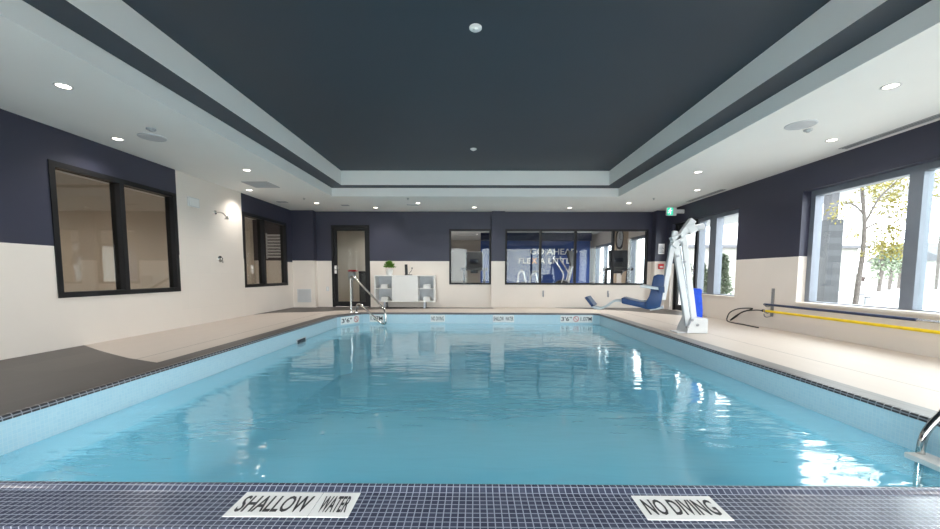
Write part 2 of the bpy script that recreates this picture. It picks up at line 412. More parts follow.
# pool basin
m = MB(); n = len(POOL)
cx, cy = 0, 5
for i in range(n):
    p, q = Vector((*POOL[i], 0)), Vector((*POOL[(i+1) % n], 0)); d = (q-p).normalized(); nn = Vector((d.y, -d.x, 0))*.15
    a, b, c, e = p-d*.02, q+d*.02, q+d*.02+nn, p-d*.02+nn
    along_y = abs(d.y) > abs(d.x)
    for (z0, z1, mi) in ((-.42, t0 if False else -.005, 1 if along_y else 0), (ZP-.1, -.42, 2)):
        m.mi = mi
        lo = [m.bm.verts.new((v.x, v.y, z0)) for v in (p, q, c, e)]; hi = [m.bm.verts.new((v.x, v.y, z1)) for v in (p, q, c, e)]
        fs = [m.bm.faces.new(lo), m.bm.faces.new(hi)] + [m.bm.faces.new([lo[k], lo[(k+1) % 4], hi[(k+1) % 4], hi[k]]) for k in range(4)]
        m._t(fs)
m.mi = 2; m.box(PL-.15, PR+.15, PF-.15, PB+.15, ZP-.1, ZP)
struct(m.build('pool_basin', [M_ptX, M_ptY, M_basin]))
w = MB().poly([(x, y, ZW) for x, y in POOL]).build('pool_water', M_water)
tag(w, 'clear teal pool water with soft ripples filling the basin', 'water', kind='stuff')

# unseen underwater lamps, added to brighten the water and ceiling
for i, x in enumerate((-1.5, 1.45)):
    r = thing('pool_fill_light', ['added underwater fill light in the near pool wall, left one', 'added underwater fill light in the near pool wall, right one'][i], 'pool light', (x, PF, -.75), 'added underwater fill lights')
    MB().lathe([(.10, .0), (.14, .0), (.135, .02), (.10, .025)], (x, PF, -.75), 24, 1, False).build('rim', M_steel, r, smooth=True)
    MB().lathe([(0, .004), (.10, .004), (.07, .02), (0, .024)], (x, PF, -.75), 24, 1).build('lens', M_fill_lens, r, smooth=True)
    l = bpy.data.lights.new('pool fill lamp', 'SPOT'); l.energy = POOL_E; l.spot_size = math.radians(165); l.spot_blend = 1; l.shadow_soft_size = .08; l.color = (.92, .97, 1)
    b = bpy.data.objects.new('lamp', l); COL.objects.link(b); b.parent = r; b.location = (0, .06, 0); b.rotation_euler = (PI/2, 0, 0)
# ------------------------------------------------------------------ windows and doors
def window(name, axis, f0, f1, rect, mull, fmat, gmat, fw=.06, mw=None):
    """frame between planes f0 and f1 on axis filling rect=(u0,u1,z0,z1); mullion centres in mull"""
    u0, u1, z0, z1 = rect
    root = thing(name, None, None, (0, 0, 0), kind='structure')
    def bx(a, b, c, d, e0=f0, e1=f1):
        mm = MB()
        return mm.box(e0, e1, a, b, c, d) if axis == 0 else mm.box(a, b, e0, e1, c, d)
    m = MB()
    for (a, b, c, d) in ((u0, u0+fw, z0, z1), (u1-fw, u1, z0, z1), (u0+fw, u1-fw, z0, z0+fw), (u0+fw, u1-fw, z1-fw, z1)):
        if axis == 0: m.box(f0, f1, a, b, c, d)
        else: m.box(a, b, f0, f1, c, d)
    m.build('window_frame', fmat, root)
    for u in mull: bx(u-(mw or fw*.55), u+(mw or fw*.55), z0+fw, z1-fw).build('mullion', fmat, root)
    es = [u0] + list(mull) + [u1]; mid = (f0+f1)/2
    for i in range(len(es)-1):
        bx(es[i]+fw*.5, es[i+1]-fw*.5, z0+fw*.8, z1-fw*.8, mid-.006, mid+.006).build('pane', gmat, root)
    return root
window('window_1', 0, XL-.13, XL+.012, WL1, [5.535], M_black, M_tint, .065)
window('window_2', 0, XL-.13, XL+.012, WL2, [9.22], M_black, M_tint, .065)
window('window_3', 0, XR+.13, XR+.25, (WR1[0], WR1[1], WR1[2]-.07, WR1[3]), [4.785, 3.25], M_alu, M_glass, .085, .078)
window('window_4', 0, XR+.10, XR+.25, (WR2[0], WR2[1], WR2[2]-.06, WR2[3]), [8.70], M_alu, M_glass, .08, .12)
window('window_5', 1, YB-.012, YB+.10, WB1, [], M_black, M_glass, .05)
window('window_6', 1, YB-.012, YB+.10, WB2, [1.79, 2.74, 3.765], M_black, M_glass, .05)
window('window_7', 1, YN-.2, YN-.08, WNA, [-3.2, -1.8], M_alu, M_glass, .08)
window('window_10', 1, YN-.2, YN-.08, WNB, [1.84, 3.32], M_alu, M_glass, .08)
# glazed doors
def door(name, axis, plane, d, rect, fmat, gmat, handle_u, sgn):
    u0, u1, z0, z1 = rect; root = thing(name, None, None, (0, 0, 0), kind='structure')
    def bx(mm, a, b, c, e, p0, p1): return mm.box(p0, p1, a, b, c, e) if axis == 0 else mm.box(a, b, p0, p1, c, e)
    m = MB(); o0, o1 = plane-.012*sgn, plane+d*sgn
    bx(m, u0, u0+.05, z0, z1, o0, o1); bx(m, u1-.05, u1, z0, z1, o0, o1); bx(m, u0+.05, u1-.05, z1-.05, z1, o0, o1)
    m.build('door_frame', fmat, root)
    m = MB(); a0, a1 = u0+.055, u1-.055; p0, p1 = plane+.02*sgn, plane+.065*sgn
    for q in ((a0, a0+.085, .01, z1-.055), (a1-.085, a1, .01, z1-.055), (a0+.085, a1-.085, .01, .15), (a0+.085, a1-.085, z1-.15, z1-.055)):
        bx(m, *q, p0, p1)
    leaf = m.build('door_leaf', fmat, root)
    m = MB(); bx(m, a0+.08, a1-.08, .14, z1-.14, plane+.038*sgn, plane+.048*sgn); m.build('pane', gmat, leaf)
    m = MB()
    def P(u, w, z): return (w, u, z) if axis == 0 else (u, w, z)
    s = 1 if handle_u < (u0+u1)/2 else -1
    bx(m, handle_u-.03, handle_u+.03, .92, 1.14, plane+.008*sgn, plane+.022*sgn)
    m.tube([P(handle_u, plane+.01*sgn, 1.03), P(handle_u, plane-.05*sgn, 1.03), P(handle_u+.13*s, plane-.05*sgn, 1.03)], .011, 8)
    m.build('door_handle', M_steel, leaf, smooth=True)
    return root
door('door_1', 1, YB, .11, DB, M_black, M_glass, DB[0]+.10, 1)
door('door_2', 0, XR+.10, .12, DR, M_black, M_glass, DR[0]+.12, 1)
# deep sill under the near window, low ledge of the far one
struct(MB().box(XR-.035, XR+.13, WR1[0]-.02, WR1[1], .452, .487).build('window_sill', M_cream, bevel=.004))
struct(MB().box(XR-.012, XR+.10, WR2[0]-.02, WR2[1]+.0, .462, .482).build('window_sill', M_cream, bevel=.003))

# ------------------------------------------------------------------ ceiling fittings
GYM_E = 150
def spot(o, energy, size=.05, ang=135):
    l = bpy.data.lights.new('downlight lamp', 'SPOT'); l.energy = energy; l.spot_size = math.radians(ang); l.spot_blend = 1.0
    l.shadow_soft_size = size; l.color = (1, .95, .89)
    b = bpy.data.objects.new('lamp', l); COL.objects.link(b); b.location = (0, 0, -.03); b.parent = o
    return b
LAMP_E = 38
dl = thing('downlight', 'recessed warm downlight in the left soffit, nearest one over the dark deck', 'downlight', (0, 0, 0), 'downlights in the white soffit')
MB().lathe([(.052, -.001), (.068, -.001), (.07, -.006), (.066, -.010), (.052, -.006)], seg=24, cap=False).build('trim_ring', M_white, dl, smooth=True)
MB().lathe([(.0, -.0008), (.052, -.0008), (.052, -.004), (.0, -.004)], seg=24).build('lens', M_lamp, dl)
spot(dl, LAMP_E)
DLS = [(-3.74, 3.69, None), (-4.52, 5.09, 'recessed warm downlight above the near left window'),
       (-3.74, 6.57, 'recessed warm downlight before the shower wall, on the coffer side'),
       (-4.58, 8.10, 'recessed warm downlight close over the far end of the shower wall'),
       (-3.79, 9.55, 'recessed warm downlight in the far left corner of the soffit'),
       (-2.53, 10.17, 'recessed warm downlight over the back door and planted console'),
       (-1.36, 9.53, 'recessed warm downlight in the back soffit beside a small dark grille'),
       (-.02, 10.12, 'recessed warm downlight over the small back window'),
       (2.40, 10.15, 'recessed warm downlight above the wide gym window'),
       (3.64, 9.49, 'recessed warm downlight in the far right corner of the soffit'),
       (4.44, 8.05, 'recessed warm downlight by the long slot vent over the far right window'),
       (3.68, 6.67, 'recessed warm downlight over the pool lift, on the coffer side'),
       (4.48, 5.12, 'recessed warm downlight between ceiling speaker and near right window'),
       (3.73, 3.70, 'recessed warm downlight in the right soffit, nearest one over the pale deck'),
       (-4.5, 2.0, 'recessed warm downlight over the left deck nearest the front ledge'), (4.5, 2.0, 'recessed warm downlight over the right deck nearest the front ledge'),
       (-3.74, .4, 'recessed warm downlight left of where the picture is taken'), (3.74, .4, 'recessed warm downlight right of where the picture is taken'),
       (-1.6, -.95, 'recessed warm downlight behind the near ledge, left'), (1.6, -.95, 'recessed warm downlight behind the near ledge, right')]
for i, (x, y, lb) in enumerate(DLS):
    if i == 0: dl.location = (x, y, ZC)
    else:
        o = dup(dl, (x, y, ZC), 0, lb)
def disc(name, loc, r, mat, label, cat, h=.012, group=None, dome=False):
    root = thing(name, label, cat, loc, group)
    return root
def ceil_speaker(x, y, label):
    r = thing('ceiling_speaker', label, 'speaker', (x, y, ZC), 'round ceiling speakers')
    a = MB(); a.lathe([(.128, 0), (.15, 0), (.15, -.006), (.14, -.012), (.128, -.010)], (x, y, ZC), 32, cap=False).build('rim', M_sensor, r, smooth=True)
    b = MB(); b.lathe([(0, 0), (.128, 0), (.128, -.008), (0, -.010)], (x, y, ZC), 32).build('grille', M_sensor, r)
ceil_speaker(-4.03, 5.03, 'round flat ceiling speaker in the left soffit near a small detector')
ceil_speaker(3.68, 4.62, 'round flat ceiling speaker in the right soffit near a small detector')
def detector(x, y, z, rad, label, dark=False):
    r = thing('ceiling_detector', label, 'detector', (x, y, z))
    MB().lathe([(0, 0), (rad, 0), (rad, -.012), (rad*.85, -.018), (0, -.018)], (x, y, z), 24).build('base', M_grille if dark else M_plastic, r, smooth=True)
    MB().lathe([(0, -.018), (rad*.5, -.018), (rad*.42, -.03), (0, -.034)], (x, y, z), 16).build('sensor', M_grille if dark else M_plastic, r, smooth=True)
detector(-3.81, 4.745, ZC, .05, 'small pale detector beside the left ceiling speaker', True)
detector(3.89, 4.77, ZC, .045, 'small pale detector beside the right ceiling speaker', True)
detector(0, 3.66, 3.082, .055, 'white round detector on the charcoal ceiling, the nearer of two')
detector(-.03, 7.03, 3.082, .055, 'white round detector on the charcoal ceiling, the farther of two')
def vent(name, x, y, sx, sy, label, slats, dark=False):
    r = thing(name, label, 'vent', (x, y, ZC))
    m = MB(); t = .02
    for q in ((-sx, sx, -sy, -sy+t), (-sx, sx, sy-t, sy), (-sx, -sx+t, -sy+t, sy-t), (sx-t, sx, -sy+t, sy-t)):
        m.box(x+q[0], x+q[1], y+q[2], y+q[3], ZC-.012, ZC)
    m.build('frame', M_grille, r)
    MB().box(x-sx+t, x+sx-t, y-sy+t, y+sy-t, ZC-.002, ZC-.0005).build('backing', M_slot, r)
    m = MB()
    for k in range(slats):
        yy = y-sy+t + (k+.5)*(2*sy-2*t)/slats
        m.slab((x-sx+t, yy, ZC-.007), (x+sx-t, yy, ZC-.007), .014, .003, (0, .6, 1))
    m.build('louvre', M_grille, r)
vent('ceiling_vent', -4.07, 7.61, .24, .24, 'square white ceiling vent before the shower wall', 9)
vent('ceiling_vent', -4.54, 9.40, .11, .07, 'small dark ceiling vent in the far left corner', 3, True)
vent('ceiling_vent', -3.20, 9.85, .09, .06, 'small dark ceiling vent above the glazed back door', 3, True)
vent('ceiling_vent', -1.52, 9.75, .14, .06, 'small dark ceiling vent beside a downlight over the white console', 3, True)
def slotvent(x, y0, y1, label):
    r = thing('slot_vent', label, 'vent', (x, (y0+y1)/2, ZC), 'linear slot vents along the right wall')
    m = MB()
    for s in (-1, 1): m.box(x+s*.045-.012, x+s*.045+.012, y0, y1, ZC-.008, ZC)
    m.box(x-.006, x+.006, y0, y1, ZC-.008, ZC)
    m.build('frame', M_grille, r); MB().box(x-.04, x+.04, y0, y1, ZC-.003, ZC-.0005).build('slot', M_slot, r)
slotvent(4.93, 2.9, 5.46, 'long dark slot vent in the soffit above the near right window')
slotvent(4.93, 8.0, 9.3, 'long dark slot vent in the soffit above the far right window')
def sprinkler(x, y, label):
    r = thing('sprinkler_head', label, 'sprinkler', (x, y, ZC), 'ceiling sprinklers')
    MB().lathe([(0, 0), (.032, 0), (.030, -.006), (0, -.008)], (x, y, ZC), 16).build('cover', M_grille, r)
    MB().lathe([(0, -.008), (.008, -.008), (.008, -.03), (.02, -.032), (.02, -.035), (0, -.035)], (x, y, ZC), 12).build('deflector', M_galv, r)
sprinkler(-3.83, 8.95, 'tiny sprinkler head near the far left corner of the soffit')
sprinkler(3.96, 8.9, 'tiny sprinkler head near the far right corner of the soffit')
sprinkler(-1.5, 8.95, 'tiny sprinkler head in the back soffit left of the middle')

# ------------------------------------------------------------------ wall fittings
def plate(name, label, cat, x0, x1, y0, y1, z0, z1, mat, bevel=.004):
    return tag(MB().box(x0, x1, y0, y1, z0, z1).build(name, mat, None, bevel), label, cat)
# square wall speaker, shower head, shower valve on the shower wall
r = thing('wall_speaker', 'white square panel high on the tiled shower wall', 'wall panel', (XL, 6.93, 2.14))
MB().box(XL, XL+.03, 6.80, 7.06, 2.06, 2.22).build('frame', M_white, r, .006); MB().box(XL+.03, XL+.034, 6.82, 7.04, 2.075, 2.205).build('grille', M_plastic, r)
r = thing('wall_shower', 'chrome shower head on a bent arm on the tiled wall', 'shower', (XL, 7.5, 2.06))
MB().lathe([(0, 0), (.04, 0), (.036, .012), (0, .014)], (XL, 7.52, 2.06), 18, 0).build('flange', M_steel, r, smooth=True)
MB().tube(fillet([(XL, 7.52, 2.06), (XL+.14, 7.52, 2.06), (XL+.22, 7.52, 1.97)], .06), .012, 10).build('arm', M_steel, r, smooth=True)
MB().lathe([(.014, .05), (.02, .03), (.05, .0), (.05, -.012), (0, -.012)], (XL+.225, 7.52, 1.94), 20).build('head', M_steel, r, smooth=True)
r = thing('shower_valve', 'round chrome shower valve below the shower head', 'shower valve', (XL, 7.60, 1.19))
MB().lathe([(0, 0), (.065, 0), (.06, .008), (0, .01)], (XL, 7.60, 1.19), 22, 0).build('escutcheon', M_steel, r, smooth=True)
MB().lathe([(0, .01), (.024, .01), (.022, .045), (0, .05)], (XL, 7.60, 1.19), 14, 0).slab((XL+.04, 7.60, 1.19), (XL+.05, 7.60, 1.11), .012, .016).build('lever', M_steel, r, smooth=True)
# vent grille on the left pier, outlet
yp = YB-.19
r = thing('wall_vent', 'white perforated vent grille low on the left corner pier', 'vent', (-4.61, yp, .32))
m = MB()
for q in ((-4.80, -4.43, .14, .165), (-4.80, -4.43, .475, .50), (-4.80, -4.775, .165, .475), (-4.455, -4.43, .165, .475)): m.box(q[0], q[1], yp-.015, yp, q[2], q[3])
m.build('frame', M_white, r)
m = MB()
for k in range(14): m.slab((-4.775, yp-.008, .175+k*.022), (-4.455, yp-.008, .175+k*.022), .016, .003, (0, 1, .15))
m.build('louvre', M_white, r)
MB().box(-4.775, -4.455, yp-.003, yp-.0005, .165, .475).build('backing', M_white, r)
r = thing('wall_outlet', 'white electrical outlet on the back wall left of the glazed door', 'outlet', (-4.05, YB, .50))
MB().box(-4.085, -4.015, YB-.008, YB, .44, .56).build('cover_plate', M_white, r, .003); MB().box(-4.068, -4.032, YB-.011, YB-.008, .455, .545).build('socket', M_plastic, r)
# hose taps under the wide window
def tap(x, label):
    r = thing('wall_hook', label, 'hook', (x, YB, .38), 'hooks under the gym window')
    MB().box(x-.02, x+.02, YB-.01, YB, .30, .47).build('back_plate', M_galv, r, .003)
    MB().tube(fillet([(x, YB-.005, .42), (x, YB-.07, .40), (x, YB-.09, .33), (x, YB-.06, .30)], .03), .010, 8).build('hook', M_galv, r, smooth=True)
tap(1.88, 'small grey metal hook under the gym window, left one of the pair')
tap(3.65, 'small grey metal hook under the gym window, right one behind the lift footrest')
# fire alarm pull station and notice on the right pier, exit sign
yq = YB-.24
r = thing('fire_alarm', 'small red fire alarm pull station on the right corner pier', 'fire alarm', (4.95, yq, 1.13))
MB().box(4.885, 5.02, yq-.045, yq, 1.06, 1.20).build('body', M_red, r, .008); MB().box(4.905, 5.0, yq-.058, yq-.045, 1.10, 1.135).build('pull_bar', M_white, r, .004)
r = thing('wall_notice', 'pale blue and white notice sign on the navy pier', 'sign', (4.95, yq, 1.6))
MB().box(4.875, 5.035, yq-.008, yq, 1.46, 1.73).build('board', M_signw, r, .002)
m = MB()
for k in range(6): m.box(4.89, 5.02-(k % 3)*.02, yq-.010, yq-.008, 1.50+k*.033, 1.51+k*.033)
m.build('printed_lines', M_navypole, r)
ye = 9.72
r = thing('exit_sign', 'lit green running man exit sign up on the right wall', 'exit sign', (4.77, ye, 2.44))
MB().box(4.65, 4.89, ye, ye+.05, 2.345, 2.54).build('housing', M_white, r, .006); MB().box(4.885, XR, ye+.01, ye+.04, 2.40, 2.49).build('mount', M_white, r)
MB().box(4.662, 4.80, ye-.004, ye, 2.355, 2.53).build('lit_panel', M_exit, r)
m = MB(); m.lathe([(0, 0), (.012, 0), (.012, .003), (0, .003)], (4.738, ye-.0075, 2.505), 12, 1)
for a, b in (((4.885, 2.488), (4.87, 2.44)), ((4.87, 2.44), (4.845, 2.405)), ((4.845, 2.405), (4.825, 2.41)), ((4.87, 2.44), (4.895, 2.415)), ((4.895, 2.415), (4.885, 2.375)), ((4.883, 2.48), (4.905, 2.455)), ((4.905, 2.455), (4.925, 2.46)), ((4.88, 2.48), (4.85, 2.47)), ((4.85, 2.47), (4.84, 2.445))):
    m.slab((a[0]-.15, ye-.006, a[1]), (b[0]-.15, ye-.006, b[1]), .013, .003)
m.build('running_figure', M_exitw, r)
# pole hanger, poles, cable on the right wall
xp = XR
r = thing('pole_hanger', 'galvanised pole hanger bracket on the right wall', 'bracket', (xp, 6.72, .44))
m = MB(); m.box(xp-.012, xp, 6.70, 6.76, .20, .68)
m.build('back_rail', M_galv, r, .003)
for z in (.40, .29, .22): MB().tube(fillet([(xp-.01, 6.73, z-.012), (xp-.09, 6.73, z-.035), (xp-.135, 6.73, z-.01), (xp-.135, 6.73, z+.03)], .03), .008, 8).build('hook', M_galv, r, smooth=True)
r = thing('telescopic_pole', 'dark blue telescopic pole with pale tip hung along the right wall', 'pole', (xp-.09, 5.3, .405))
MB().tube([(xp-.09, 6.80, .405), (xp-.09, 4.45, .405)], .019, 12).build('outer_tube', M_navypole, r, smooth=True)
MB().tube([(xp-.09, 4.45, .405), (xp-.09, 4.22, .405)], .015, 12).build('inner_tube', M_silver, r, smooth=True)
MB().tube([(xp-.09, 4.22, .405), (xp-.09, 2.6, .405)], .019, 12).build('grip', M_white, r, smooth=True)
r = thing('rescue_pole', 'long yellow rescue pole hung under the blue pole', 'pole', (xp-.09, 4.5, .29))
MB().tube([(xp-.09, 6.79, .293), (xp-.09, 2.4, .293)], .020, 12).build('shaft', M_yellow, r, smooth=True)
MB().tube([(xp-.09, 6.83, .293), (xp-.09, 6.79, .293)], .022, 12).build('end_cap', M_cable, r, smooth=True)
c = MB().tube(smoothpath([(xp-.03, 6.80, .25), (xp-.05, 6.92, .285), (xp-.08, 7.05, .28), (xp-.08, 7.28, .24), (xp-.08, 7.5, .15), (xp-.08, 7.66, .05), (xp-.12, 7.62, .03), (xp-.10, 7.52, .10), (xp-.06, 7.4, .21), (xp-.04, 7.15, .30), (xp-.04, 7.5, .27), (xp-.04, 7.74, .19), (xp-.09, 7.76, .10), (xp-.18, 7.6, .013), (xp-.22, 7.1, .013), (xp-.24, 6.7, .013)], 8), .010, 8).build('hose_loop', M_cable, None, smooth=True)
tag(c, 'thin black looped hose trailing from the pole hanger to the deck', 'hose')

# ------------------------------------------------------------------ warning tiles and depth markers
def ledge_tile(name, label, x0, x1, y0, y1, splits, words, group):
    z = .0125
    r = thing(name, label, 'sign', ((x0+x1)/2, (y0+y1)/2, z), group)
    es = [x0]+splits+[x1]
    for i, wd in enumerate(words):
        a, b = es[i], es[i+1]; g = .0012 if splits else 0
        MB().box(a+g, b-g, y0, y1, z-.002, z+.002).build('tile', M_signw, r, .0008)
        pad = .022
        text('lettering', wd, M_letter, r, (a+pad, y0+.028, z+.002), (1, 0, 0), (0, 1, 0), b-a-2*pad, y1-y0-.056, .0012)
    return r
ledge_tile('warning_tile', 'white SHALLOW WATER warning tiles on the dark mosaic ledge', -.925, -.46, 1.372, 1.534, [-.612], ['SHALLOW', 'WATER'], None)
ledge_tile('warning_tile', 'white NO DIVING warning tile on the dark mosaic ledge', .632, .945, 1.37, 1.526, [], ['NO DIVING'], None)
def nodive(m, O, R, U, rad):
    """ring with a slash and a small diving figure"""
    n = Vector(R).cross(Vector(U)); O, R, U = Vector(O)+n*.0022, Vector(R), Vector(U); k = 24
    for i in range(k):
        a, b = 2*PI*i/k, 2*PI*(i+1)/k
        q = [O+(R*math.cos(t)+U*math.sin(t))*s for t, s in ((a, rad), (b, rad), (b, rad*.8), (a, rad*.8))]
        m.poly(q[::-1]); m.poly([v+n*.001 for v in q])
    m.slab(O-(R-U)*rad*.62, O+(R-U)*rad*.62, rad*.2, .001, n)
def depth_marker(label, p, q, z0, z1, items):
    """tiles set on a pool wall between p and q (seen left to right); items: (text or None, share)"""
    P, Q = Vector((*p, 0)), Vector((*q, 0)); R = (Q-P).normalized(); U = Vector((0, 0, 1)); n = R.cross(U); L = (Q-P).length
    r = thing('depth_marker', label, 'sign', ((P+Q)/2 + U*z0), 'depth markers on the far pool wall')
    tot = sum(s for _, s in items); u = 0; h = z1-z0
    for t, s in items:
        wd = L*s/tot; a = P+R*u+U*z0
        mm = MB(); mm.slab(a+R*.002+U*h/2+n*.004, a+R*(wd-.002)+U*h/2+n*.004, h, .008, n); mm.build('tile', M_signw, r)
        if t is None:
            m = MB(); nodive(m, a+R*wd/2+U*h/2+n*.007, R, U, min(wd, h)*.40); m.build('no_diving_symbol', M_red, r)
        else:
            text('lettering', t, M_letter, r, a+R*wd*.08+U*h*.22+n*.008, R, U, wd*.84, h*.56, .0012)
        u += wd
zt0, zt1 = -.205, -.036
depth_marker('white 3 ft 6 in depth marker on the slanted left pool corner', (-2.925, 8.51), (-2.66, 9.00), zt0, zt1, [("3'6\"", 1.7), (None, 1)])
depth_marker('white 1.07 M depth marker behind the grab rail', (-2.45, PB), (-2.12, PB), zt0, zt1, [('1.07M', 1)])
depth_marker('white NO DIVING marker on the far pool wall', (-1.03, PB), (-.69, PB), zt0, zt1, [('NO DIVING', 1)])
depth_marker('white SHALLOW WATER marker with red symbol in the middle of the far pool wall', (.42, PB), (.92, PB), zt0, zt1, [('SHALLOW', 1.15), ('WATER', .9)])
depth_marker('white 3 ft 6 in and 1.07 M marker at right of far pool wall', (1.99, PB), (2.74, PB), zt0, zt1, [("3'6\"", 1.6), (None, .9), ('1.07M', 1.7)])
# skimmer in the left pool wall
r = thing('pool_skimmer', 'dark skimmer mouth in the left pool wall at the waterline', 'skimmer', (PL, 6.65, -.3))
m = MB()
for q in ((6.48, 6.50, -.36, -.19), (6.82, 6.84, -.36, -.19), (6.50, 6.82, -.36, -.335), (6.50, 6.82, -.205, -.19)): m.box(PL, PL+.008, q[0], q[1], q[2], q[3])
m.build('frame', M_sensor, r)
MB().box(PL+.0005, PL+.004, 6.50, 6.82, -.335, -.205).build('opening', M_slot, r)

# ------------------------------------------------------------------ console with plant, towels, device
r = thing('console_cabinet', 'low white console with two open cubbies a side and a middle door', 'cabinet', (-1.84, 10.6, 0))
cx0, cx1, cy0, cy1, cz0, cz1, t = -2.62, -1.02, 10.40, 10.78, .17, .88, .03
m = MB(); m.box(cx0, cx1, cy0, cy1, cz1-t, cz1); m.box(cx0, cx1, cy0, cy1, cz0, cz0+t); m.box(cx0, cx0+t, cy0, cy1, cz0+t, cz1-t); m.box(cx1-t, cx1, cy0, cy1, cz0+t, cz1-t)
m.box(-2.155, -2.13, cy0, cy1, cz0+t, cz1-t); m.box(-1.49, -1.465, cy0, cy1, cz0+t, cz1-t)
m.build('carcass', M_cab, r, .003)
cab_root = r
MB().box(cx0+t, cx1-t, cy1-.012, cy1-.002, cz0+t, cz1-t).build('back_panel', M_cabin, r)
MB().box(-2.15, -1.47, cy0-.018, cy0, cz0+.012, cz1-.034).build('door', M_cab, r, .003)
for a, b in ((cx0+t, -2.155), (-1.465, cx1-t)): MB().box(a, b, cy0+.01, cy1-.012, .515, .535).build('shelf', M_cab, r)
for x in (-2.36, -1.30):
    MB().slab((x, cy0+.05, cz0), (x, cy0+.03, 0), .05, .02).slab((x, cy1-.05, cz0), (x, cy1-.03, 0), .05, .02).box(x-.025, x+.025, cy0+.04, cy1-.04, cz0-.02, cz0).build('leg', M_galv, r)
SHIFT = -.04
def towel(x, z, label):
    x += SHIFT
    r = thing('folded_towel', label, 'towel', (x, 10.55, z), 'folded towels in the console')
    m = MB()
    for k in range(3): m.box(x-.095+.004*k, x+.095-.003*k, 10.45, 10.68, z+.0015+k*.034, z+.034+k*.034)
    m.build('towel_stack', M_towel, r, .012, True)
for x, sd in ((-2.37, 'left'), (-1.24, 'right')):
    towel(x, .536, 'white folded towels on the upper %s cubby of the console' % sd)
    towel(x, cz0+t, 'white folded towels on the lower %s cubby of the console' % sd)
cab_root.location.x += SHIFT
r = thing('potted_plant', 'small bushy green plant in a white pot on the console', 'plant', (-2.285, 10.56, .88))
MB().lathe([(0, .88), (.08, .88), (.105, 1.05), (.095, 1.05), (.09, 1.03), (0, 1.03)], (-2.285, 10.56, .0005), 24).build('pot', M_pot, r, smooth=True)
MB().lathe([(0, 1.032), (.083, 1.032), (0, 1.04)], (-2.285, 10.56, 0), 16).build('soil', M_soil, r)
m = MB()
for k in range(480):
    a = random.uniform(0, 2*PI); el = random.uniform(.1, 1.5); rr = random.uniform(.05, .135)
    p = Vector((-2.285+math.cos(a)*math.cos(el)*rr, 10.56+math.sin(a)*math.cos(el)*rr, 1.06+math.sin(el)*rr*1.25))
    d = (p-Vector((-2.285, 10.56, 1.0))).normalized(); sd = d.cross(Vector((random.random(), random.random(), random.random()))).normalized()
    l, w = random.uniform(.045, .07), .015
    m.poly([p, p+d*l*.5+sd*w, p+d*l, p+d*l*.5-sd*w])
m.build('foliage', M_leaf, r)
r = thing('counter_device', 'small black upright device with flat foot on the white console', 'device', (-1.72, 10.55, .88))
MB().box(-1.87, -1.68, 10.49, 10.61, .8805, .90).build('base', M_machine, r, .006)
MB().slab((-1.83, 10.56, .90), (-1.84, 10.57, 1.17), .075, .04).build('handset', M_machine, r, .01)
MB().tube(smoothpath([(-1.77, 10.55, .90), (-1.73, 10.54, .96), (-1.69, 10.54, 1.0), (-1.675, 10.54, 1.06)], 5), .006, 6).lathe([(0, -.02), (.018, -.012), (.018, .012), (0, .02)], (-1.675, 10.54, 1.07), 10).build('stalk', M_machine, r, smooth=True)

# ------------------------------------------------------------------ grab rail at the back left steps
r = thing('grab_rail', 'stainless steel looped grab rail at the back left pool corner', 'rail', (-2.82, 9.35, 0))
A = Vector((-2.93, 9.28, 0)); E = Vector((-1.95, 8.62, -.14))
def along(t, z): v = A.lerp(E, t); return (v.x, v.y, z)
pts = fillet([along(0, 0), along(.00, .83), along(.08, .86), along(.97, .12), along(1.0, -.22), along(.80, -.16), along(.30, .20), along(.19, .22), along(.155, .006)], .13, 6)
MB().tube(pts, .022, 12).build('bent_tube', M_steel, r, smooth=True)
for t in (0, .155):
    q = along(t, 0); MB().lathe([(.022, .003), (.05, .003), (.048, .02), (.024, .03)], q, 18).build('flange', M_steel, r, smooth=True)

# ------------------------------------------------------------------ pool ladder near right
r = thing('pool_ladder', 'stainless pool ladder with white treads at the near right corner', 'ladder', (2.8, 2.1, 0))
for y in (2.36, 1.84):
    MB().tube(fillet([(3.36, y, .003), (3.34, y, .60), (3.14, y, .66), (2.99, y, .22), (2.745, y, -.06), (2.74, y, -.24), (2.74, y, -.75), (2.80, y, -.95)], .14, 6), .021, 14).build('rail', M_steel, r, smooth=True)
    MB().lathe([(.022, .003), (.05, .003), (.048, .02), (.024, .03)], (3.36, y, 0), 18).build('flange', M_steel, r, smooth=True)
for k, z in enumerate((-.205, -.43, -.67)):
    MB().box(2.665, 2.80, 1.82, 2.385, z-.018, z+.018).build('tread', M_plastic, r, .01, True)

# ------------------------------------------------------------------ pool lift
LY = 6.15
def L3(u, v, y=LY): return tuple(sight(u, v, (0, y, 0), (0, 1, 0)))
SN, SL = Vector((.44, .90, 0)).normalized(), Vector((.44, .90, 0)).normalized()   # the hanging seat is turned: its side axis
SP = Vector(L3(661, 300))
def S3(u, v, t=0): return tuple(sight(u, v, SP, SN) + SL*t)
def swept(m, prof, t0, t1):
    a = [m.bm.verts.new(S3(u, v, t0)) for u, v in prof]; b = [m.bm.verts.new(S3(u, v, t1)) for u, v in prof]; n = len(prof)
    m.bm.faces.new(a); m.bm.faces.new(b)
    for i in range(n): m.bm.faces.new([a[i], a[(i+1) % n], b[(i+1) % n], b[i]])
    return m
r = thing('pool_lift', 'white pool lift with leaning mast and hanging blue seat', 'pool lift', (3.5, LY, 0))
bx = [L3(u, 300)[0] for u in (684.5, 705.5, 705.5, 690, 686)]
m = MB(); m.prism(list(zip(bx, (.003, .003, .235, .235, .10))), 1, LY-.10, LY+.22)
base = m.build('base', M_white, r, .012)
